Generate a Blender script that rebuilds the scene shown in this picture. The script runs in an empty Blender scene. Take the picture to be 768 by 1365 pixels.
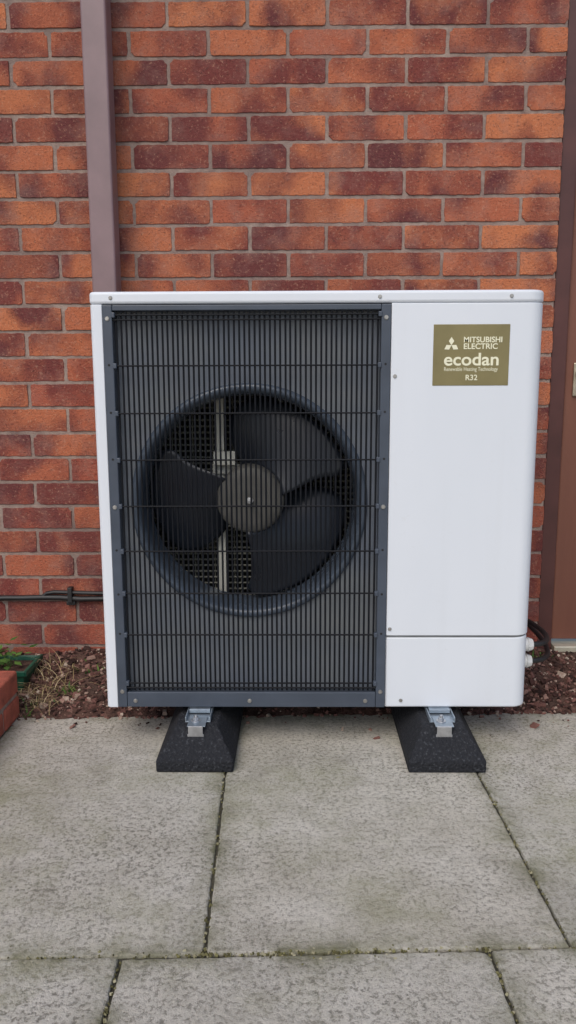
import bpy, math, random
from mathutils import Matrix, Vector, Euler
random.seed(7)
sc=bpy.context.scene
col=bpy.context.collection
F=1.826; WALL=2.348; XE=0.757

# ---------------------------------------------------------------- helpers
def s2l(c):
    return tuple(((v/255)/12.92 if v/255<=0.04045 else ((v/255+0.055)/1.055)**2.4) for v in c)
class MB:
    def __init__(s): s.v=[];s.f=[];s.a=[]
    def add(s,vs,fs,att=(0,0,0,1)):
        o=len(s.v); s.v+= [tuple(p) for p in vs]; s.f+=[tuple(i+o for i in f) for f in fs]; s.a+=[att]*len(vs)
    def box(s,x0,x1,y0,y1,z0,z1,att=(0,0,0,1),M=None):
        vs=[(x,y,z) for z in (z0,z1) for y in (y0,y1) for x in (x0,x1)]
        if M is not None: vs=[M@Vector(p) for p in vs]
        s.add(vs,[(0,2,3,1),(4,5,7,6),(0,1,5,4),(2,6,7,3),(0,4,6,2),(1,3,7,5)],att)
    def cyl(s,p0,p1,r,n=8,r1=None,cap=True,att=(0,0,0,1)):
        p0=Vector(p0);p1=Vector(p1);d=(p1-p0).normalized()
        a=Vector((0,0,1)) if abs(d.z)<.9 else Vector((1,0,0))
        u=d.cross(a).normalized();w=d.cross(u)
        if r1 is None:r1=r
        vs=[];fs=[]
        for p,rr in((p0,r),(p1,r1)):
            for i in range(n):
                t=2*math.pi*i/n; vs.append(p+(u*math.cos(t)+w*math.sin(t))*rr)
        for i in range(n):
            j=(i+1)%n; fs.append((i,i+n,j+n,j))
        if cap: fs.append(tuple(range(n))); fs.append(tuple(range(2*n-1,n-1,-1)))
        s.add(vs,fs,att)
    def tube(s,pts,r,n=8,att=(0,0,0,1)):
        pts=[Vector(p) for p in pts];vs=[];fs=[]
        for k,p in enumerate(pts):
            d=(pts[min(k+1,len(pts)-1)]-pts[max(k-1,0)]).normalized()
            a=Vector((0,0,1)) if abs(d.z)<.9 else Vector((1,0,0))
            u=d.cross(a).normalized();w=d.cross(u)
            for i in range(n):
                t=2*math.pi*i/n; vs.append(p+(u*math.cos(t)+w*math.sin(t))*r)
        for k in range(len(pts)-1):
            for i in range(n):
                j=(i+1)%n; fs.append((k*n+i,(k+1)*n+i,(k+1)*n+j,k*n+j))
        fs.append(tuple(range(n))); fs.append(tuple(reversed(range((len(pts)-1)*n,len(pts)*n))))
        s.add(vs,fs,att)
    def prism(s,poly,z0,z1,att=(0,0,0,1)):
        n=len(poly); vs=[(x,y,z0) for x,y in poly]+[(x,y,z1) for x,y in poly]
        fs=[tuple(range(n-1,-1,-1)),tuple(range(n,2*n))]+[(i,(i+1)%n,(i+1)%n+n,i+n) for i in range(n)]
        s.add(vs,fs,att)
    def obj(s,name,mat,parent=None,bevel=0,smooth=False,segs=2,angle=35):
        me=bpy.data.meshes.new(name); me.from_pydata(s.v,[],s.f); me.validate(verbose=False)
        if len(me.vertices)==len(s.a):
            at=me.color_attributes.new("rnd",'FLOAT_COLOR','POINT')
            at.data.foreach_set("color",[c for a in s.a for c in a])
        o=bpy.data.objects.new(name,me); col.objects.link(o); me.materials.append(mat)
        if bevel:
            b=o.modifiers.new("bevel",'BEVEL');b.width=bevel;b.segments=segs;b.limit_method='ANGLE';b.angle_limit=math.radians(angle)
        if smooth:
            me.shade_smooth()
            me.set_sharp_from_angle(angle=math.radians(40))
        if parent: o.parent=parent
        return o
def empty(name):
    e=bpy.data.objects.new(name,None); col.objects.link(e); return e

class NT:
    def __init__(s,name):
        s.m=bpy.data.materials.new(name); s.m.use_nodes=True; s.t=s.m.node_tree; s.n=s.t.nodes; s.b=s.n["Principled BSDF"]
        s.co=s.n.new("ShaderNodeTexCoord").outputs["Object"]
    def link(s,a,b): s.t.links.new(a,b)
    def _in(s,sock,v):
        if isinstance(v,bpy.types.NodeSocket): s.link(v,sock)
        elif v is not None:
            try: sock.default_value=v
            except Exception: sock.default_value=(*v,1)
    def noise(s,scale,detail=4,rough=.55,vec=None,out="Fac",dist=0):
        n=s.n.new("ShaderNodeTexNoise");n.inputs["Scale"].default_value=scale;n.inputs["Detail"].default_value=detail;n.inputs["Roughness"].default_value=rough;n.inputs["Distortion"].default_value=dist
        s.link(vec or s.co,n.inputs["Vector"]);return n.outputs[out]
    def voro(s,scale,vec=None,out="Distance",feat='F1'):
        n=s.n.new("ShaderNodeTexVoronoi");n.feature=feat;n.inputs["Scale"].default_value=scale
        s.link(vec or s.co,n.inputs["Vector"]);return n.outputs[out]
    def map(s,sc=(1,1,1),rot=(0,0,0),vec=None,loc=(0,0,0)):
        n=s.n.new("ShaderNodeMapping");n.inputs["Scale"].default_value=sc;n.inputs["Rotation"].default_value=rot;n.inputs["Location"].default_value=loc;s.link(vec or s.co,n.inputs["Vector"]);return n.outputs[0]
    def ramp(s,f,stops,interp='LINEAR'):
        n=s.n.new("ShaderNodeValToRGB");cr=n.color_ramp;cr.interpolation=interp
        while len(cr.elements)<len(stops):cr.elements.new(.5)
        for e,(p,c) in zip(cr.elements,stops):
            e.position=p;e.color=(c,c,c,1) if isinstance(c,(int,float)) else (*c,1)
        s.link(f,n.inputs[0]);return n.outputs[0]
    def mix(s,f,a,b,mode='MIX'):
        n=s.n.new("ShaderNodeMix");n.data_type='RGBA';n.blend_type=mode;n.clamp_factor=True
        s._in(n.inputs[0],f);s._in(n.inputs[6],a);s._in(n.inputs[7],b);return n.outputs[2]
    def math(s,op,a,b=None,clamp=False):
        n=s.n.new("ShaderNodeMath");n.operation=op;n.use_clamp=clamp
        s._in(n.inputs[0],a);s._in(n.inputs[1],b);return n.outputs[0]
    def attr(s):
        n=s.n.new("ShaderNodeAttribute");n.attribute_name="rnd";x=s.n.new("ShaderNodeSeparateColor");s.link(n.outputs["Color"],x.inputs[0]);return n.outputs["Vector"],x.outputs[0],x.outputs[1],x.outputs[2]
    def vadd(s,a,b,k):
        m=s.n.new("ShaderNodeVectorMath");m.operation='SCALE';s.link(b,m.inputs[0]);m.inputs[3].default_value=k
        n=s.n.new("ShaderNodeVectorMath");n.operation='ADD';s.link(a,n.inputs[0]);s.link(m.outputs[0],n.inputs[1]);return n.outputs[0]
    def bump(s,h,dist,strength=1,prev=None):
        n=s.n.new("ShaderNodeBump");n.inputs["Distance"].default_value=dist;n.inputs["Strength"].default_value=strength;s.link(h,n.inputs["Height"])
        if prev: s.link(prev,n.inputs["Normal"])
        return n.outputs[0]
    def done(s,color=None,rough=None,metal=None,normal=None,spec=None,coat=None):
        s._in(s.b.inputs["Base Color"],color);s._in(s.b.inputs["Roughness"],rough);s._in(s.b.inputs["Metallic"],metal)
        if normal: s.link(normal,s.b.inputs["Normal"])
        if spec is not None:s.b.inputs["Specular IOR Level"].default_value=spec
        if coat is not None:s.b.inputs["Coat Weight"].default_value=coat
        return s.m
def simple(name,c,rough=.5,metal=0,var=.15,scale=20,bump=0,spec=None):
    t=NT(name); n=t.noise(scale,5)
    cc=t.mix(t.ramp(n,[(.3,0.),(.7,1.)]),tuple(v*(1-var) for v in c),tuple(min(1,v*(1+var)) for v in c))
    nr=t.bump(t.noise(scale*8,3),bump) if bump else None
    rr=t.math('MULTIPLY_ADD',n,.2); 
    rr.node.inputs[2].default_value=rough-.1
    return t.done(cc,rr,metal,nr,spec)

# ---------------------------------------------------------------- materials
def m_brick():
    t=NT("brick"); av,r,g,b=t.attr()
    v=t.vadd(t.co,av,37.)
    n1=t.noise(7.5,1.5,.45,vec=t.map((1,1,.75),vec=v),dist=.35)
    n2=t.noise(34,6,.72,vec=v)
    f=t.math('ADD',t.math('MULTIPLY',n1,2.7),t.math('MULTIPLY',n2,.70))
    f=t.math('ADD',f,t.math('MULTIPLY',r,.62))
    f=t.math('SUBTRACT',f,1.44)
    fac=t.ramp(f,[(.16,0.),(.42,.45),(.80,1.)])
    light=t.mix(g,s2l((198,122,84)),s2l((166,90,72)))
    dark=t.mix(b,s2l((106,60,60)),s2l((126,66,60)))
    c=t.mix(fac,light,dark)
    sp=t.noise(180,4,.75,vec=v)
    c=t.mix(t.ramp(sp,[(.54,0.),(.67,.7)]),c,s2l((74,49,48)))
    c=t.mix(t.ramp(t.noise(130,4,.7,vec=t.vadd(v,av,3.)),[(.56,0.),(.72,.55)]),c,s2l((206,160,132)))
    c=t.mix(t.ramp(t.noise(12,5,.7,vec=t.vadd(v,av,9.)),[(.48,0.),(.75,.42)]),c,s2l((156,126,116)))
    c=t.mix(t.ramp(t.noise(1.3,4,.6),[(.48,0.),(.75,.28)]),c,s2l((92,64,62)))
    h=t.math('ADD',t.noise(90,5,.7,vec=v),t.math('MULTIPLY',sp,.7))
    nr=t.bump(h,.0045,.85)
    return t.done(c,.92,0,nr,.18)
def m_mortar():
    t=NT("mortar"); n=t.noise(35,5,.65); l=t.noise(2.5,3)
    c=t.mix(t.ramp(n,[(.3,0.),(.7,1.)]),s2l((130,111,104)),s2l((170,152,140)))
    c=t.mix(t.ramp(l,[(.4,0.),(.7,.7)]),c,s2l((108,92,88)))
    return t.done(c,.95,0,t.bump(t.noise(220,4,.7),.003),.2)
def m_paving():
    t=NT("paving_concrete"); av,r,g,b=t.attr()
    big=t.noise(3.2,5,.6); mid=t.noise(16,6,.7); fine=t.noise(110,5,.8); vf=t.noise(300,3,.7)
    c=t.mix(t.ramp(big,[(.35,0.),(.65,1.)]),s2l((188,182,168)),s2l((210,205,194)))
    c=t.mix(t.math('MULTIPLY',r,.45),c,s2l((196,194,188)))
    c=t.mix(t.ramp(mid,[(.45,0.),(.68,.5)]),c,s2l((152,147,132)))
    dens=t.ramp(t.noise(4.5,3,.6,vec=t.map(loc=(5,2,1))),[(.3,.5),(.65,1.)])
    pit=t.math('MULTIPLY',t.ramp(fine,[(.49,0.),(.59,1.)]),dens)
    c=t.mix(t.math('MULTIPLY',pit,.76),c,s2l((92,88,78)))
    c=t.mix(t.ramp(vf,[(.55,0.),(.70,.5)]),c,s2l((228,222,210)))
    eg=t.math('MULTIPLY',t.math('POWER',g,2.0),t.ramp(t.noise(7,5,.7),[(.40,0.0),(.62,1.)]))
    c=t.mix(t.math('MULTIPLY',eg,.8),c,s2l((98,98,64)))
    gm=t.math('MULTIPLY',t.ramp(t.noise(2.3,6,.68),[(.48,0.),(.70,.62)]),t.ramp(mid,[(.35,.5),(.6,1.)]))
    c=t.mix(gm,c,s2l((140,140,100)))
    stain=t.ramp(t.noise(3.0,6,.72,vec=t.map(loc=(11,3,0))),[(.54,0.),(.74,.45)])
    c=t.mix(stain,c,s2l((120,114,100)))
    vd=t.voro(4.5); wob=t.noise(90,2)
    spot=t.ramp(t.math('ADD',vd,t.math('MULTIPLY',wob,.03)),[(.036,.85),(.052,0.)])
    c=t.mix(spot,c,s2l((228,228,222)))
    h=t.math('ADD',t.math('MULTIPLY',fine,-1.2),t.math('MULTIPLY',mid,1.3))
    h=t.math('ADD',h,t.math('MULTIPLY',vf,.4))
    nr=t.bump(h,.0045,.9)
    return t.done(c,.9,0,nr,.3)
def m_attr_ramp(name,stops,rough=.9,bump=.002,scale=60):
    t=NT(name);av,r,g,b=t.attr()
    n=t.noise(scale,4,.6)
    f=t.math('ADD',r,t.math('MULTIPLY',t.math('SUBTRACT',n,.5),.4))
    return t.done(t.ramp(f,stops),rough,0,t.bump(n,bump),.25)
def m_soil():
    t=NT("soil"); n=t.noise(40,6,.7); l=t.noise(6,3)
    c=t.mix(t.ramp(n,[(.35,0.),(.65,1.)]),s2l((54,38,34)),s2l((112,84,74)))
    c=t.mix(t.ramp(l,[(.4,0.),(.7,.5)]),c,s2l((88,74,66)))
    return t.done(c,.95,0,t.bump(n,.015),.2)
def m_white():
    t=NT("white_painted_steel")
    l=t.noise(2.2,4,.6,vec=t.map((1,1,.35))); f=t.noise(45,4,.7)
    c=t.mix(t.ramp(l,[(.35,0.),(.75,1.)]),(.70,.735,.785),(.655,.695,.745))
    c=t.mix(t.ramp(f,[(.64,0.),(.85,.18)]),c,(.42,.40,.35))
    st=t.noise(18,3,.6,vec=t.map((1,1,.05)))
    c=t.mix(t.ramp(st,[(.58,0.),(.85,.07)]),c,(.45,.45,.43))
    rr=t.ramp(t.noise(9,4),[(.3,.42),(.7,.54)])
    return t.done(c,rr,0,t.bump(t.noise(420,2),.0002,.5),.45)
def m_rubber():
    t=NT("recycled_rubber"); n=t.noise(160,4,.7); v=t.voro(140)
    c=t.mix(t.ramp(n,[(.55,0.),(.75,1.)]),(.016,.017,.021),(.075,.08,.09))
    return t.done(c,.85,0,t.bump(v,.004,.9),.3)
def m_panel():
    t=NT("fan_panel_grey"); n=t.noise(5,4); f=t.noise(60,4,.7)
    c=t.mix(t.ramp(n,[(.35,0.),(.7,1.)]),(.155,.180,.225),(.205,.22,.23))
    c=t.mix(t.ramp(f,[(.6,0.),(.8,.3)]),c,(.32,.30,.24))
    return t.done(c,.45,0,None,.5)
def m_door():
    t=NT("door_paint"); n=t.noise(7,5,.6,vec=t.map((1,1,.12)))
    c=t.mix(t.ramp(n,[(.35,0.),(.7,1.)]),s2l((112,71,58)),s2l((126,83,66)))
    return t.done(c,.45,0,t.bump(t.noise(30,4,.6,vec=t.map((4,4,.4))),.0015,.5),.4)
BR=m_brick();MO=m_mortar();PV=m_paving();SO=m_soil();WH=m_white();RB=m_rubber();PN=m_panel();DR=m_door()
FRM=simple("guard_frame_grey",(.056,.070,.095),.42,0,.15,12)
WIRE=simple("guard_wire_coating",(.007,.008,.011),.6,0,.2,30,0,.18)
BLADE=simple("fan_blade_plastic",(.014,.018,.027),.30,0,.2,8)
HUB=simple("fan_hub_plastic",(.10,.098,.09),.6,0,.2,25,.0006)
DARK=simple("dark_interior",(.010,.010,.011),.8,0,.3,10)
GRID=simple("coil_guard_grey",(.26,.26,.22),.5,0,.15,10)
BRKT=simple("motor_bracket_steel",(.60,.60,.54),.45,.1,.12,12)
ZINC=simple("zinc_plated_steel",(.55,.56,.58),.35,.85,.2,40)
ALU=simple("galvanised_rail",(.36,.42,.48),.42,.7,.2,30)
SCR=simple("screw_steel",(.42,.41,.39),.4,.8,.2,60)
PIPE=simple("downpipe_plastic",s2l((126,104,106)),.40,0,.14,7,.0003)
BLK=simple("black_cable",(.014,.014,.015),.5,0,.3,20)
GLD=simple("gland_plastic",(.66,.66,.64),.5,0,.12,20)
FRD=simple("door_frame_paint",s2l((80,46,42)),.45,0,.2,9,.0003)
BRASS=simple("handle_metal",(.50,.44,.34),.35,.8,.2,30)
POT=simple("green_plastic",(.010,.075,.045),.4,0,.25,15)
GOLD=simple("badge_gold",s2l((134,124,86)),.38,.3,.1,12)
CREAM=simple("badge_print",(.80,.78,.58),.5,0,.05,10)
WOODC=m_attr_ramp("bark_chips",[(0,s2l((46,32,29))),(.4,s2l((90,62,56))),(.7,s2l((124,88,80))),(.88,s2l((146,118,106))),(1.,s2l((184,168,152)))])
STRAW=m_attr_ramp("dry_grass",[(0,s2l((120,100,70))),(.6,s2l((176,156,116))),(1.,s2l((206,190,150)))])
LEAF=m_attr_ramp("leaf_green",[(0,(.03,.07,.015)),(.6,(.07,.15,.03)),(1.,(.14,.22,.05))],.55)
GRND=simple("ground_earth",(.16,.145,.12),.95,0,.3,2,.01)

# ---------------------------------------------------------------- brick wall
def jrect(x0,x1,z0,z1,step,j):
    pts=[];w=x1-x0;h=z1-z0;nx=max(2,int(w/step));nz=max(2,int(h/step))
    for i in range(nx): pts.append([x0+w*i/nx,z0])
    for i in range(nz): pts.append([x1,z0+h*i/nz])
    for i in range(nx): pts.append([x1-w*i/nx,z1])
    for i in range(nz): pts.append([x0,z1-h*i/nz])
    cx,cz=(x0+x1)/2,(z0+z1)/2
    for p in pts:
        p[0]+=random.uniform(-j,j);p[1]+=random.uniform(-j,j)
    for k in (0,nx,nx+nz,2*nx+nz):
        p=pts[k];d=random.uniform(.0,.0018) if random.random()<.85 else .006;p[0]+=d*(1 if p[0]<cx else -1);p[1]+=d*(1 if p[1]<cz else -1)
    return pts,cx,cz
def brick(mb,x0,x1,z0,z1,y,att):
    pts,cx,cz=jrect(x0,x1,z0,z1,.010,.0011)
    n=len(pts); ch=.0012; off=random.uniform(-.0012,.0012); tx=random.uniform(-.004,.004); tz=random.uniform(-.01,.01)
    hw=(x1-x0)/2;hh=(z1-z0)/2
    rings=[(0,.02),(0,ch),(ch*.45,ch*.3),(ch,0)]
    vs=[]
    for ins,dy in rings:
        for x,z in pts:
            sx=cx+(x-cx)*(hw-ins)/hw; sz=cz+(z-cz)*(hh-ins)/hh
            vs.append((sx,y+dy+off+tx*(sx-cx)+tz*(sz-cz),sz))
    fs=[]
    for k in range(3):
        for i in range(n):
            j=(i+1)%n; fs.append((k*n+i,k*n+j,(k+1)*n+j,(k+1)*n+i))
    fs.append(tuple(range(3*n,4*n)))
    mb.add(vs,fs,att)
wall=empty("brick_wall")
mb=MB(); P=.2235; J=.0098
DX1=XE+.93
def bricks_row(k):
    z0=1.2115+.075*k+J/2; z1=z0+.075-J
    zc=(z0+z1)/2
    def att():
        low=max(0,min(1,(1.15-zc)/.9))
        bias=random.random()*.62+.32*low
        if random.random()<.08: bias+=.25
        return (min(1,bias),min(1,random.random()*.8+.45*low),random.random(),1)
    x=XE
    first=True
    even=(k%2==0)
    while x>-2.7:
        w=(.1105 if (first and even) else P)
        jx=random.uniform(-.0014,.0014)
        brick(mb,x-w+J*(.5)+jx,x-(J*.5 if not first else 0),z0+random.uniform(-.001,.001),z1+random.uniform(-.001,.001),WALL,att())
        x-=w;first=False
    x=DX1 if zc<2.12 else XE+ (P*.5-.1105 if even else 0)+J*.5
    first=True
    while x<2.75:
        w=(.1105 if (first and even) else P)
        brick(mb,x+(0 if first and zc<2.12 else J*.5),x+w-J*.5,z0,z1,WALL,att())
        x+=w;first=False
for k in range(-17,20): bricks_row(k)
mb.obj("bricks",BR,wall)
mt=MB()
ym=WALL+.0030
mt.box(-2.7,XE-.002,ym,WALL+.25,-.1,2.71)
mt.box(DX1+.002,2.74,ym,WALL+.25,-.1,2.71)
mt.box(XE-.0015,DX1+.0015,ym,WALL+.25,2.115,2.71)
mt.obj("mortar",MO,wall)

# ---------------------------------------------------------------- door
door=empty("door")
d=MB()
d.box(XE+.002,XE+.048,WALL+.012,WALL+.09,.07,2.108)
d.box(DX1-.048,DX1-.002,WALL+.012,WALL+.09,.07,2.108)
d.box(XE+.048,DX1-.048,WALL+.012,WALL+.09,2.062,2.108)
d.obj("frame",FRD,door,.003)
d=MB(); lx0=XE+.052;lx1=DX1-.052
d.box(lx0,lx1,WALL+.030,WALL+.07,.098,2.058)
d.obj("leaf",DR,door,.004)
d=MB()
for (z0,z1) in((.30,.95),(1.12,1.92)):
    d.box(lx0+.13,lx1-.13,WALL+.020,WALL+.0295,z0,z1)
d.obj("panels",DR,door,.006)
d=MB(); d.box(XE+.050,DX1-.050,WALL-.012,WALL+.10,.068,.088); d.obj("threshold",simple("threshold_alu",(.62,.58,.46),.4,.5,.15,20),door,.003)
d=MB(); d.box(.832,.868,WALL+.022,WALL+.0298,.865,.965)
d.obj("handle_plate",BRASS,door,.003)
d=MB(); d.cyl((.85,WALL+.022,.935),(.85,WALL-.02,.935),.009,16); d.tube([(.85,WALL-.02,.935),(.88,WALL-.024,.935),(.96,WALL-.024,.933)],.008,12)
d.obj("handle",BRASS,door,0,True)

# ---------------------------------------------------------------- downpipe
dp=empty("downpipe")
d=MB(); d.box(-.5775,-.5085,2.245,2.314,.04,2.70); d.obj("pipe",PIPE,dp,.006,True,3)
d=MB()
d.box(-.582,-.504,2.240,2.319,.60,.66); d.box(-.60,-.488,2.3205,WALL-.001,.615,.645); d.box(-.60,-.488,2.3205,WALL-.001,2.35,2.38); d.box(-.582,-.504,2.241,2.319,2.35,2.38)
d.obj("pipe_clips",PIPE,dp,.002)

# ---------------------------------------------------------------- cables on wall
cb=empty("wall_cable")
d=MB()
pts=[(-2.6+ i*.06, WALL-.012+.002*math.sin(i*1.7), .246+.0025*math.sin(i*.9)+.001*math.sin(i*2.3)) for i in range(36)]
d.tube(pts,.0085,10)
pts=[(-.80,WALL-.010,.250),(-.785,WALL-.011,.262),(-.76,WALL-.011,.266),(-.72,WALL-.012,.265),(-.66,WALL-.012,.263),(-.6,WALL-.012,.262),(-.5,WALL-.012,.262)]
d.tube(pts,.006,8)
d.obj("cable",BLK,cb,0,True)
d=MB()
for x in(-.71,-1.35,-2.0): d.box(x-.007,x+.007,WALL-.024,WALL,.234,.282); d.box(x-.014,x+.014,WALL-.016,WALL,.224,.236)
d.obj("clips",BLK,cb,.002)

# ---------------------------------------------------------------- ground, paving
g=MB(); g.add([(-40,-40,-.035),(40,-40,-.035),(40,40,-.035),(-40,40,-.035)],[(0,1,2,3)]); g.obj("ground",GRND)
a=math.radians(2.0);U=Vector((math.cos(a),math.sin(a)));V=Vector((-math.sin(a),math.cos(a)));O=Vector((-.1515,1.109))
pv=empty("paving")
s=MB()
def slab(u0,u1,v0,v1):
    pts,cx,cz=jrect(u0,u1,v0,v1,.014,.0011)
    n=len(pts);hw=(u1-u0)/2;hh=(v1-v0)/2;tone=random.random();dz=random.uniform(-.0015,.0015)
    tu=random.uniform(-.003,.003);tv=random.uniform(-.003,.003)
    vs=[];at=[]
    for ins,dz_,e in[(0,-.03,1),(0,-.004,1),(.0012,-.0012,1),(.004,0,1),(.07,0,0)]:
        for x,z in pts:
            sx=cx+(x-cx)*(hw-ins)/hw; sz=cz+(z-cz)*(hh-ins)/hh
            p=O+U*sx+V*sz
            vs.append((p.x,p.y,dz_+dz+tu*(sx-cx)+tv*(sz-cz)));at.append((tone,e,0,1))
    fs=[]
    for k in range(4):
        for i in range(n):
            j=(i+1)%n;fs.append((k*n+i,k*n+j,(k+1)*n+j,(k+1)*n+i))
    fs.append(tuple(range(4*n,5*n)))
    o=len(s.v);s.v+=vs;s.f+=[tuple(q+o for q in f) for f in fs];s.a+=at
G=.0027
for r in range(-5,1):
    off={0:0,-1:-.134,-2:.12,-3:-.2,-4:.05,-5:.2}[r]
    for k in range(-5,6):
        u0=off+k*.596; v0=r*.905; v1=v0+(.905 if r else .915)
        slab(u0+G,u0+.596-G,v0+G,v1-G)
s.obj("slabs",PV,pv)
s=MB()
c=[O+U*uu+V*vv for uu,vv in((-3.2,-4.6),(3.7,-4.6),(3.7,.93),(-3.2,.93))]
s.add([(p.x,p.y,-.0075) for p in c],[(0,1,2,3)]); s.obj("joint_sand",simple("joint_sand",(.065,.06,.042),.95,0,.4,30,.004),pv)
s=MB()
def jpt(u,v): p=O+U*u+V*v; return p.x,p.y
for i in range(900):
    q=random.random()
    if q<.5: x,y=jpt(random.uniform(-1,1.4) if random.random()<.6 else random.gauss(.15,.12),random.gauss(0,.0028 if random.random()<.8 else .012))
    elif q<.8: x,y=jpt(random.choice([0,.596,-.596])+random.gauss(0,.0025),random.uniform(0,.9))
    else: x,y=jpt(random.choice([-.134,.462])+random.gauss(0,.0025),random.uniform(-.5,0))
    r=random.uniform(.0008,.0026)
    z=-.003+random.uniform(0,.002)
    M=Matrix.Translation((x,y,z))@Euler((random.uniform(0,3),random.uniform(0,3),0)).to_matrix().to_4x4()
    s.box(-r,r,-r*.8,r*.8,-r*.6,r*.6,(random.random(),0,0,1),M)
s.obj("joint_moss",m_attr_ramp("joint_moss",[(0,s2l((70,66,44))),(.6,s2l((120,116,78))),(1,s2l((170,164,140)))]),pv)

# soil bed
def soilz(x,y):
    t=max(0,min(1,(y-2.0-.033*x)/.30))
    return -.012+.078*t**.75+.006*math.sin(9*x+3*y)*t+.004*math.sin(23*x-17*y)
s=MB();nx,ny=220,20
vs=[(-2.7+5.4*i/nx,1.97+.40*j/ny,soilz(-2.7+5.4*i/nx,1.97+.40*j/ny)+random.uniform(-.003,.003)) for j in range(ny+1) for i in range(nx+1)]
fs=[(j*(nx+1)+i,j*(nx+1)+i+1,(j+1)*(nx+1)+i+1,(j+1)*(nx+1)+i) for j in range(ny) for i in range(nx)]
s.add(vs,fs);s.obj("soil",SO,None,0,True)
s=MB()
for i in range(9000):
    x=random.choice([random.uniform(-1.1,-.35),random.uniform(-.5,.7),random.uniform(.45,1.1),random.uniform(-2.6,2.6)])
    y=min(2.335,2.01+.035*x+abs(random.gauss(0,1))*.17) if random.random()<.4 else random.uniform(2.03,2.335)
    if random.random()<.010: y=2.02-abs(random.gauss(0,.06))
    L=random.uniform(.002,.008)*(2 if random.random()<.09 else 1);w=L*random.uniform(.3,.9);h=L*random.uniform(.2,.5)
    zz=max(soilz(x,y),0.001 if y<2.02+.035*x else -1)
    M=Matrix.Translation((x,y,zz+random.uniform(0,.004)*(1 if y>2.05 else 0)+h*.4))@Euler((random.gauss(0,.45),random.gauss(0,.45),random.uniform(0,6.3))).to_matrix().to_4x4()
    rr=random.random()**1.2
    k=[random.uniform(.5,1) for _ in range(8)]
    o=[(-L*k[0],-w*k[1],-h),(L*k[2],-w*k[3],-h),(L*k[4],w*k[5],-h),(-L*k[6],w*k[7],-h),(-L*k[3]*.8,-w*k[2]*.8,h),(L*k[1]*.8,-w*k[0]*.8,h),(L*k[7]*.8,w*k[6]*.8,h),(-L*k[5]*.8,w*k[4]*.8,h)]
    s.add([M@Vector(p) for p in o],[(0,3,2,1),(4,5,6,7),(0,1,5,4),(1,2,6,5),(2,3,7,6),(3,0,4,7)],(rr,0,0,1))
s.obj("bark_mulch",WOODC)
s=MB()
def blade_strip(mb,p,ang,L,w,lean,att,n=5):
    p=Vector(p);d=Vector((math.cos(ang),math.sin(ang),0));sd=Vector((-d.y,d.x,0));vs=[]
    for i in range(n+1):
        t=i/n
        q=p+d*(lean*t*t*L)+Vector((0,0,L*t*(1-.45*t*lean)))
        ww=w*(1-t)**.6
        vs+= [q-sd*ww,q+sd*ww]
    mb.add(vs,[(2*i,2*i+1,2*i+3,2*i+2) for i in range(n)],att)
for i in range(170):
    cx,cy=random.choice([(-.74,2.10),(-.70,2.14),(-.76,2.06),(-.74,2.2)])
    x=random.gauss(cx,.035);y=min(2.33,random.gauss(cy,.03))
    blade_strip(s,(x,y,max(0.0,soilz(x,y))-.002),random.uniform(0,6.3),random.uniform(.02,.085),.0011,random.uniform(.6,2.0),(random.random(),0,0,1))
s.obj("dry_grass",STRAW)

# ---------------------------------------------------------------- low brick edging running towards the viewer + pot (left)
ed=empty("brick_edging")
s=MB()
X1=-.768
for c,(z0,z1) in enumerate(((.002,.062),(.071,.134))):
    y=2.012-(.112 if c==0 else 0)
    if c==0: s.box(X1-.102,X1,1.905,2.012,z0,z1)
    while y>-1.2:
        dx=random.uniform(-.002,.002)
        s.box(X1-.102+dx,X1+dx,y-.214,y,z0,z1); y-=.2235
s.obj("bricks",simple("worn_terracotta",s2l((158,84,66)),.92,0,.32,24,.004),ed,.007,False,3)
s=MB();s.box(X1-.098,X1-.005,-1.2,2.006,.001,.128);s.obj("mortar",MO,ed)
pot=empty("plant_pot")
s=MB()
def frustum(mb,x0,x1,y0,y1,z0,z1,t,att=(0,0,0,1)):
    mb.add([(x0+t,y0+t,z0),(x1-t,y0+t,z0),(x1-t,y1-t,z0),(x0+t,y1-t,z0),(x0,y0,z1),(x1,y0,z1),(x1,y1,z1),(x0,y1,z1),
            (x0+.006,y0+.006,z1),(x1-.006,y0+.006,z1),(x1-.006,y1-.006,z1),(x0+.006,y1-.006,z1),
            (x0+.01,y0+.01,z1-.02),(x1-.01,y0+.01,z1-.02),(x1-.01,y1-.01,z1-.02),(x0+.01,y1-.01,z1-.02)],
      [(0,3,2,1),(0,1,5,4),(1,2,6,5),(2,3,7,6),(3,0,4,7),(4,5,9,8),(5,6,10,9),(6,7,11,10),(7,4,8,11),(8,9,13,12),(9,10,14,13),(10,11,15,14),(11,8,12,15),(12,13,14,15)],att)
frustum(s,-1.14,-.782,2.10,2.24,.005,.095,.02)
s.box(-1.145,-.777,2.095,2.101,.081,.097);s.box(-.783,-.776,2.095,2.245,.081,.097)
s.obj("trough",POT,pot,.002)
s=MB();s.box(-1.125,-.797,2.112,2.228,.06,.082);s.obj("compost",SO,pot)
pl=MB()
for i in range(170):
    x=random.uniform(-1.12,-.84);y=random.uniform(2.12,2.22)
    L=random.uniform(.02,.085);an=random.uniform(0,6.3)
    blade_strip(pl,(x,y,.08),an,L,.0014,.6,(.3,0,0,1),3)
    tip=Vector((x+math.cos(an)*.6*L,y+math.sin(an)*.6*L,.08+L*.73));d=Vector((math.cos(an),math.sin(an),random.uniform(-.3,.5))).normalized();sd=Vector((-math.sin(an),math.cos(an),0));w=random.uniform(.006,.012)
    pl.add([tip,tip+d*w*1.2+sd*w,tip+d*w*3,tip+d*w*1.2-sd*w],[(0,1,2,3)],(random.random(),0,0,1))
pl.obj("plant",LEAF,pot)
s=MB()
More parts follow.
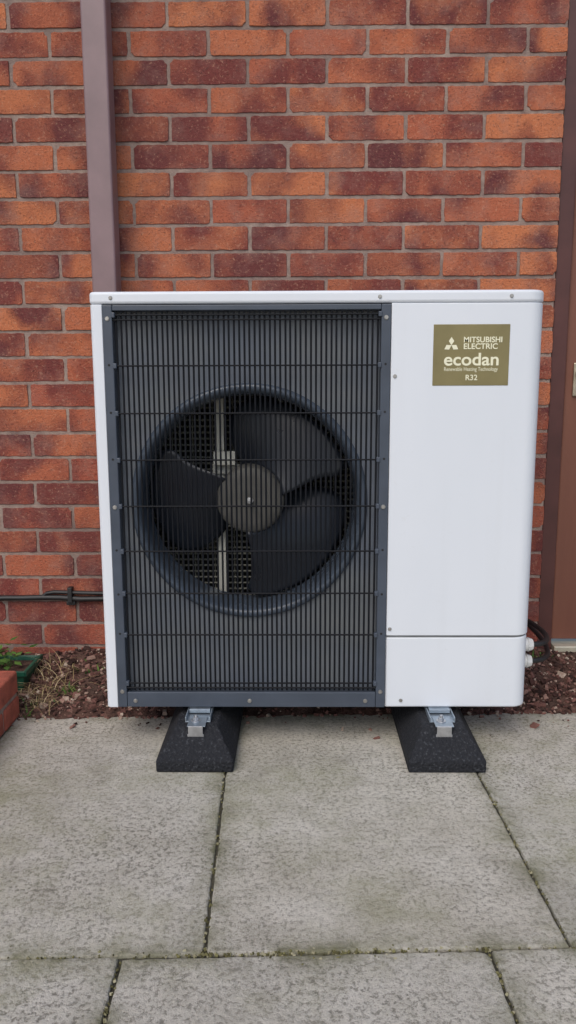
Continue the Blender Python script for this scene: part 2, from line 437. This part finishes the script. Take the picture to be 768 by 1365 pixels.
for i in range(70):
    cx,cy=random.choice([(-.75,2.05),(-.62,2.22),(.74,2.3),(-.66,2.1)])
    x=random.gauss(cx,.02);y=min(2.33,random.gauss(cy,.02));blade_strip(s,(x,y,soilz(x,y)),random.uniform(0,6.3),random.uniform(.01,.03),.003,.8,(random.random(),0,0,1),3)
s.obj("weeds",LEAF)

# ---------------------------------------------------------------- heat pump
hp=empty("heat_pump_outdoor_unit")
XL,XR,ZB,ZT,YB=-.478,.572,.107,1.087,2.20
XP=.2175
def arc(cx,cy,r,a0,a1,n=8):
    return [(cx+r*math.cos(math.radians(a0+(a1-a0)*i/n)),cy+r*math.sin(math.radians(a0+(a1-a0)*i/n))) for i in range(n+1)]
R=.038
s=MB()
polyR=[(XP,F)]+arc(XR-R,F+R,R,-90,0,10)+[(XR,YB),(XP,YB)]
s.prism(polyR,.2940,ZT)
s.obj("front_panel",WH,hp,.0018,True)
s=MB()
R2=.036
polyL=[(XP,F+.003)]+arc(XR-.001-R2,F+.003+R2,R2,-90,0,10)+[(XR-.001,YB),(XP,YB)]
s.prism(polyL,ZB,.2900)
s.obj("service_cover",WH,hp,.0045,True,3)
s=MB();s.prism([(XP+.004,F+.004)]+arc(XR-.003-R2,F+.004+R2,R2,-90,0,10)+[(XR-.003,YB-.004),(XP+.004,YB-.004)],.2870,.2955);s.obj("panel_gap",simple("gap_grey",(.20,.21,.22),.6),hp)
s=MB()
s.prism([(XL,YB)]+arc(XL+.012,F+.012,.012,180,270,6)+[(-.4495,F),(-.4495,F+.04),(-.468,F+.04),(-.468,YB)],ZB,ZT)
s.obj("side_panel",WH,hp,.0015,True)
s=MB()
e=.0015
s.prism(arc(XL-e+.016,F-e+.016,.016,180,270,6)+arc(XR+e-.042,F-e+.042,.042,-90,0,10)+[(XR+e,YB+e),(XL-e,YB+e)],ZT+.0005,ZT+.029)
s.obj("lid",WH,hp,.007,True,4)
s=MB();s.box(XL+.01,XP-.001,F+.012,YB-.01,ZB+.002,ZB+.02);s.obj("base_plate",DARK,hp)
# guard frame
s=MB()
FX0,FX1=-.4485,.2165
fy0=F-.003;fy1=F+.030
s.box(FX0,-.426,fy0,fy1,.109,1.0855)
s.box(.194,FX1,fy0,fy1,.109,1.0855)
s.box(-.4255,.1935,fy0+.001,fy1,.109,.148)
s.box(-.4255,.1935,fy0+.001,fy1,1.073,1.0855)
ZW=[1.063,.948,.838,.728,.617,.507,.402,.297,.172]
for z in ZW:
    s.box(-.4275,-.419,fy0-.004,fy0+.008,z-.006,z+.006);s.box(.187,.1955,fy0-.004,fy0+.008,z-.006,z+.006)
s.obj("guard_frame",FRM,hp,.0018)
# wires
s=MB()
n=52
for i in range(n):
    x=-.4185+ i*(.1865+.4185)/(n-1)
    s.cyl((x,F+.003,.152),(x+random.uniform(-.0005,.0005),F+.003,1.071),.0024,8)
for z in ZW:
    s.cyl((-.424,F-.0014,z),(.192,F-.0014,z),.0021,6)
s.cyl((-.424,F-.0014,.160),(.192,F-.0014,.160),.0021,6)
s.cyl((-.424,F-.0014,1.052),(.192,F-.0014,1.052),.0021,6)
s.obj("wire_guard",WIRE,hp,0,True)
# fan panel with round opening
CX,CZ=-.117,.621
PY=F+.031;R0=.285
x0,x1,z0,z1=FX0,FX1,.112,1.085
angs=[2*math.pi*i/120 for i in range(120)]+[math.atan2(zz-CZ,xx-CX)%(2*math.pi) for xx in(x0,x1) for zz in(z0,z1)]
angs=sorted(set(angs));m=len(angs);vi=[];vo=[]
for t in angs:
    c,sn=math.cos(t),math.sin(t)
    k=min(((x1-CX)/c if c>1e-9 else (x0-CX)/c if c<-1e-9 else 1e9),((z1-CZ)/sn if sn>1e-9 else (z0-CZ)/sn if sn<-1e-9 else 1e9))
    vi.append((CX+R0*c,PY,CZ+R0*sn));vo.append((CX+k*c,PY,CZ+k*sn))
s=MB();s.add(vi+vo,[(i,(i+1)%m,(i+1)%m+m,i+m) for i in range(m)]);s.obj("fan_panel",PN,hp)
prof=[(.2875,.0005),(.2865,-.006),(.2825,-.0105),(.2765,-.012),(.2705,-.0095),(.2655,-.003),(.262,.008),(.2595,.025),(.2585,.05),(.2585,.095),(.264,.095)]
s=MB();N=128;vs=[];fs=[]
for r,dy in prof:
    for i in range(N):
        t=2*math.pi*i/N;vs.append((CX+r*math.cos(t),PY+dy,CZ+r*math.sin(t)))
for k in range(len(prof)-1):
    for i in range(N):
        j=(i+1)%N;fs.append((k*N+i,k*N+j,(k+1)*N+j,(k+1)*N+i))
s.add(vs,fs);s.obj("bellmouth",simple("bellmouth_plastic",(.085,.11,.15),.25,0,.1,10),hp,0,True)
# hub
s=MB();prof=[(0,.035),(.055,.0355),(.076,.038),(.083,.044),(.085,.055),(.085,.12),(0,.12)]
N=64;vs=[];fs=[]
for r,dy in prof:
    for i in range(N):
        t=2*math.pi*i/N;vs.append((CX+max(r,.0005)*math.cos(t),PY+dy,CZ+max(r,.0005)*math.sin(t)))
for k in range(len(prof)-1):
    for i in range(N):
        j=(i+1)%N;fs.append((k*N+i,k*N+j,(k+1)*N+j,(k+1)*N+i))
s.add(vs,fs);s.obj("fan_hub",HUB,hp,0,True)
s=MB();s.cyl((CX,PY+.036,CZ),(CX,PY+.026,CZ),.009,6);s.cyl((CX,PY+.028,CZ),(CX,PY+.016,CZ),.0045,12);s.obj("hub_nut",ZINC,hp,.001)
# blades (counter-clockwise edge set back)
s=MB()
def fanblade(ctr,h0=52,h1=40,pit=1.0):
    nr,na=16,24;vs=[]
    for i in range(nr+1):
        tr=i/nr; r=.080+(.250-.080)*tr
        hw=math.radians(h0+(h1-h0)*tr)
        if tr>.8: hw*=1-.20*((tr-.8)/.2)**2
        sh=math.radians(ctr-4*tr+ 7*math.sin(tr*math.pi))
        for j in range(na+1):
            q=j/na*2-1
            an=sh+q*hw
            dep=.085+.046*pit*q*(.95-.2*tr)-.012*(1-q*q)+.008*tr
            vs.append((CX+r*math.cos(an),PY+dep,CZ+r*math.sin(an)))
    fs=[(i*(na+1)+j,i*(na+1)+j+1,(i+1)*(na+1)+j+1,(i+1)*(na+1)+j) for i in range(nr) for j in range(na)]
    s.add(vs,fs)
fanblade(58,50,42);fanblade(-46,50,46);fanblade(184,46,36)
o=s.obj("fan_blades",BLADE,hp,0,True);md=o.modifiers.new("solid",'SOLIDIFY');md.thickness=.003
# motor bracket
s=MB()
yb=PY+.15
s.box(-.212,-.190,yb,yb+.02,.13,1.08);s.box(-.05,-.035,yb+.004,yb+.02,.13,1.08)
s.box(-.220,-.02,yb-.008,yb-.001,.675,.70);s.box(-.220,-.02,yb-.008,yb-.001,.535,.56)
s.cyl((CX,yb-.002,CZ),(CX,yb-.025,CZ),.06,32)
s.box(-.215,-.155,yb-.03,yb-.009,.70,.735)
s.obj("motor_bracket",BRKT,hp,.001)
s=MB();s.box(-.4675,XP-.0005,2.165,YB-.002,ZB+.021,ZT-.001);s.obj("coil",DARK,hp)
s=MB();x=-.46
while x<.215: s.cyl((x,2.070,.13),(x,2.070,1.08),.0014,5,cap=False);x+=.018
z=.135
while z<1.08: s.cyl((-.467,2.066,z),(.217,2.066,z),.0027,5,cap=False);z+=.0165
s.obj("coil_grid",GRID,hp,0,True)
# screws
s=MB()
def screw(x,z,y,r=.0052):
    s.cyl((x,y+.001,z),(x,y-.0016,z),r,14,r*.8)
    s.cyl((x,y-.0015,z),(x,y-.003,z),r*.72,6,r*.66)
for x,z in((-.428,1.1015),(.19,1.1015),(.49,1.1015)): screw(x,z,F-.0015)
for x,z in((.2275,.922),(.226,.311)): screw(x,z,F)
screw(.257,.125,F+.003)
for x,z in((-.120,.1255),(-.405,.1255),(.168,.1255)):screw(x,z,F-.002,.006)
for x,z in((-.437,1.055),(.205,1.055),(-.437,.615),(.205,.615),(-.437,.150),(.205,.150),):screw(x,z,F-.003,.006)
s.obj("screws",SCR,hp,0,False)
s=MB()
for z in(.95,.84,.73,.51,.40,.30):
    for x in(-.437,.205): s.cyl((x,F-.0026,z),(x,F-.0036,z),.0028,10)
s.obj("frame_plugs",DARK,hp)
# badge
s=MB();bx0,bx1,bz0,bz1=.3145,.4900,.9000,1.0390
s.box(bx0,bx1,F-.0011,F+.0005,bz0,bz1);s.obj("badge",GOLD,hp,.0008)
def text(body,x,z,size,width=None,al='LEFT',bold=0):
    cu=bpy.data.curves.new("badge_text",'FONT');cu.body=body;cu.size=size;cu.extrude=.0002;cu.align_x=al;cu.offset=bold
    o=bpy.data.objects.new("badge_text",cu);col.objects.link(o);o.rotation_euler=(math.pi/2,0,0);o.location=(x,F-.0014,z);cu.materials.append(CREAM);o.parent=hp
    bpy.context.view_layer.update()
    if width: o.scale=(width/max(o.dimensions.x,1e-5),1,1)
    return o
text("MITSUBISHI",.3835,.9985,.0175,.088,bold=.0003)
text("ELECTRIC",.3835,.9835,.0175,.078,bold=.0003)
text("ecodan",.3390,.9465,.0400,.126,bold=.0007)
text("Renewable Heating Technology",.3400,.9335,.0125,.124)
text("R32",.3900,.9125,.0175,.027,bold=.0002)
s=MB()
def rh(cx,cz,an,L=.0185,w=.0062):
    d=Vector((math.cos(an),math.sin(an)));q=Vector((-d.y,d.x))
    P_=[Vector((cx,cz)),Vector((cx,cz))+d*L*.5+q*w,Vector((cx,cz))+d*L,Vector((cx,cz))+d*L*.5-q*w]
    s.add([(p.x,F-.0016,p.y) for p in P_],[(0,1,2,3)])
for an in(90,210,330): rh(.3560,.9920,math.radians(an))
s.obj("badge_logo",CREAM,hp)
# glands & cables
s=MB()
for z,y in((.236,1.93),(.190,1.935)):
    s.cyl((XR-.003,y,z),(XR+.010,y,z),.019,6);s.cyl((XR+.010,y,z),(XR+.024,y,z),.017,20);s.cyl((XR+.024,y,z),(XR+.038,y,z),.019,10,.014)
s.obj("cable_glands",GLD,hp,.0015)
def bez(p0,p1,p2,p3,n=18):
    p=[Vector(q) for q in(p0,p1,p2,p3)]
    return [p[0]*(1-t)**3+p[1]*3*t*(1-t)**2+p[2]*3*t*t*(1-t)+p[3]*t**3 for t in[i/n for i in range(n+1)]]
s=MB()
s.tube(bez((XR+.035,1.93,.236),(.68,1.93,.236),(.71,2.10,.22),(.66,2.345,.20)),.0070,10)
s.tube(bez((XR+.035,1.935,.190),(.69,1.935,.19),(.72,2.15,.17),(.70,2.345,.18)),.0070,10)
s.obj("cables",BLK,hp,0,True)

# ---------------------------------------------------------------- rubber feet
def foot(cx):
    e=empty("rubber_support_foot")
    s=MB();y0,y1=1.698,2.298;lip=.034;top=.090;hw=.0915;ht=.050
    vs=[]
    vs+=[(cx-hw,y0,0),(cx+hw,y0,0),(cx+hw,y0,lip*.8),(cx-hw,y0,lip*.8)]
    vs+=[(cx-ht,y0+.062,top),(cx+ht,y0+.062,top)]
    vs+=[(cx-hw,y1,0),(cx+hw,y1,0),(cx+hw,y1,lip*.8),(cx-hw,y1,lip*.8),(cx-ht,y1-.062,top),(cx+ht,y1-.062,top)]
    fs=[(0,1,2,3),(3,2,5,4),(1,7,8,2),(2,8,11,5),(0,3,9,6),(3,4,10,9),(4,5,11,10),(7,6,9,8),(8,9,10,11),(0,6,7,1)]
    s.add(vs,fs);s.obj("rubber_block",RB,e,.004)
    s=MB()
    s.box(cx-.031,cx+.031,1.775,2.24,.0905,.0935);s.box(cx-.031,cx-.028,1.775,2.24,.0935,.104);s.box(cx+.028,cx+.031,1.775,2.24,.0935,.104)
    s.box(cx-.022,cx+.022,1.742,1.80,.0940,.0965)
    s.obj("rail",ALU,e,.0008)
    s=MB()
    s.cyl((cx-.004,1.772,.0965),(cx-.004,1.772,.0985),.012,20)
    s.cyl((cx-.004,1.772,.0985),(cx-.004,1.772,.106),.0075,6)
    s.cyl((cx-.004,1.772,.106),(cx-.004,1.772,.112),.004,10)
    s.box(cx-.019,cx+.016,1.7395,1.744,.072,.0965)
    s.box(cx-.021,cx+.018,1.7405,1.7425,.064,.076)
    s.obj("fixing_bolt",ZINC,e,.0008)
    s=MB();s.box(cx-.026,cx+.026,1.815,2.20,.0975,.1065);s.obj("mounting_bracket",ALU,e,.001)
foot(-.244);foot(.352)

# ---------------------------------------------------------------- light
w=bpy.data.worlds.new("World");sc.world=w;w.use_nodes=True
nt=w.node_tree;bg=nt.nodes["Background"];sky=nt.nodes.new("ShaderNodeTexSky");sky.sky_type='NISHITA';sky.sun_disc=False
el,az=math.radians(48),math.radians(200)
sky.sun_elevation=el;sky.sun_rotation=az;sky.air_density=1.0;sky.dust_density=2.5;sky.ozone_density=1.0
nt.links.new(sky.outputs[0],bg.inputs[0]);bg.inputs[1].default_value=.15
sun=bpy.data.lights.new("sun",'SUN');sun.energy=1.45;sun.angle=math.radians(40);sun.color=(1,.96,.90)
so=bpy.data.objects.new("sun",sun);col.objects.link(so)
dirv=Vector((math.sin(az)*math.cos(el),math.cos(az)*math.cos(el),math.sin(el)))
so.rotation_euler=dirv.to_track_quat('Z','Y').to_euler();so.location=dirv*8
sc.view_settings.view_transform='Standard';sc.view_settings.look='None';sc.view_settings.exposure=0

# ---------------------------------------------------------------- camera
cam=bpy.data.cameras.new("camera");co=bpy.data.objects.new("camera",cam);col.objects.link(co);sc.camera=co
RM=Matrix.Rotation(math.radians(0.7),3,'Z')@Matrix.Rotation(math.radians(90-9.4),3,'X')@Matrix.Rotation(math.radians(-0.23),3,'Z')
co.matrix_world=Matrix.Translation((0,0,.905))@RM.to_4x4()
cam.sensor_fit='VERTICAL';cam.sensor_height=36;cam.lens=1030/1365*36;cam.clip_end=300;cam.clip_start=.02
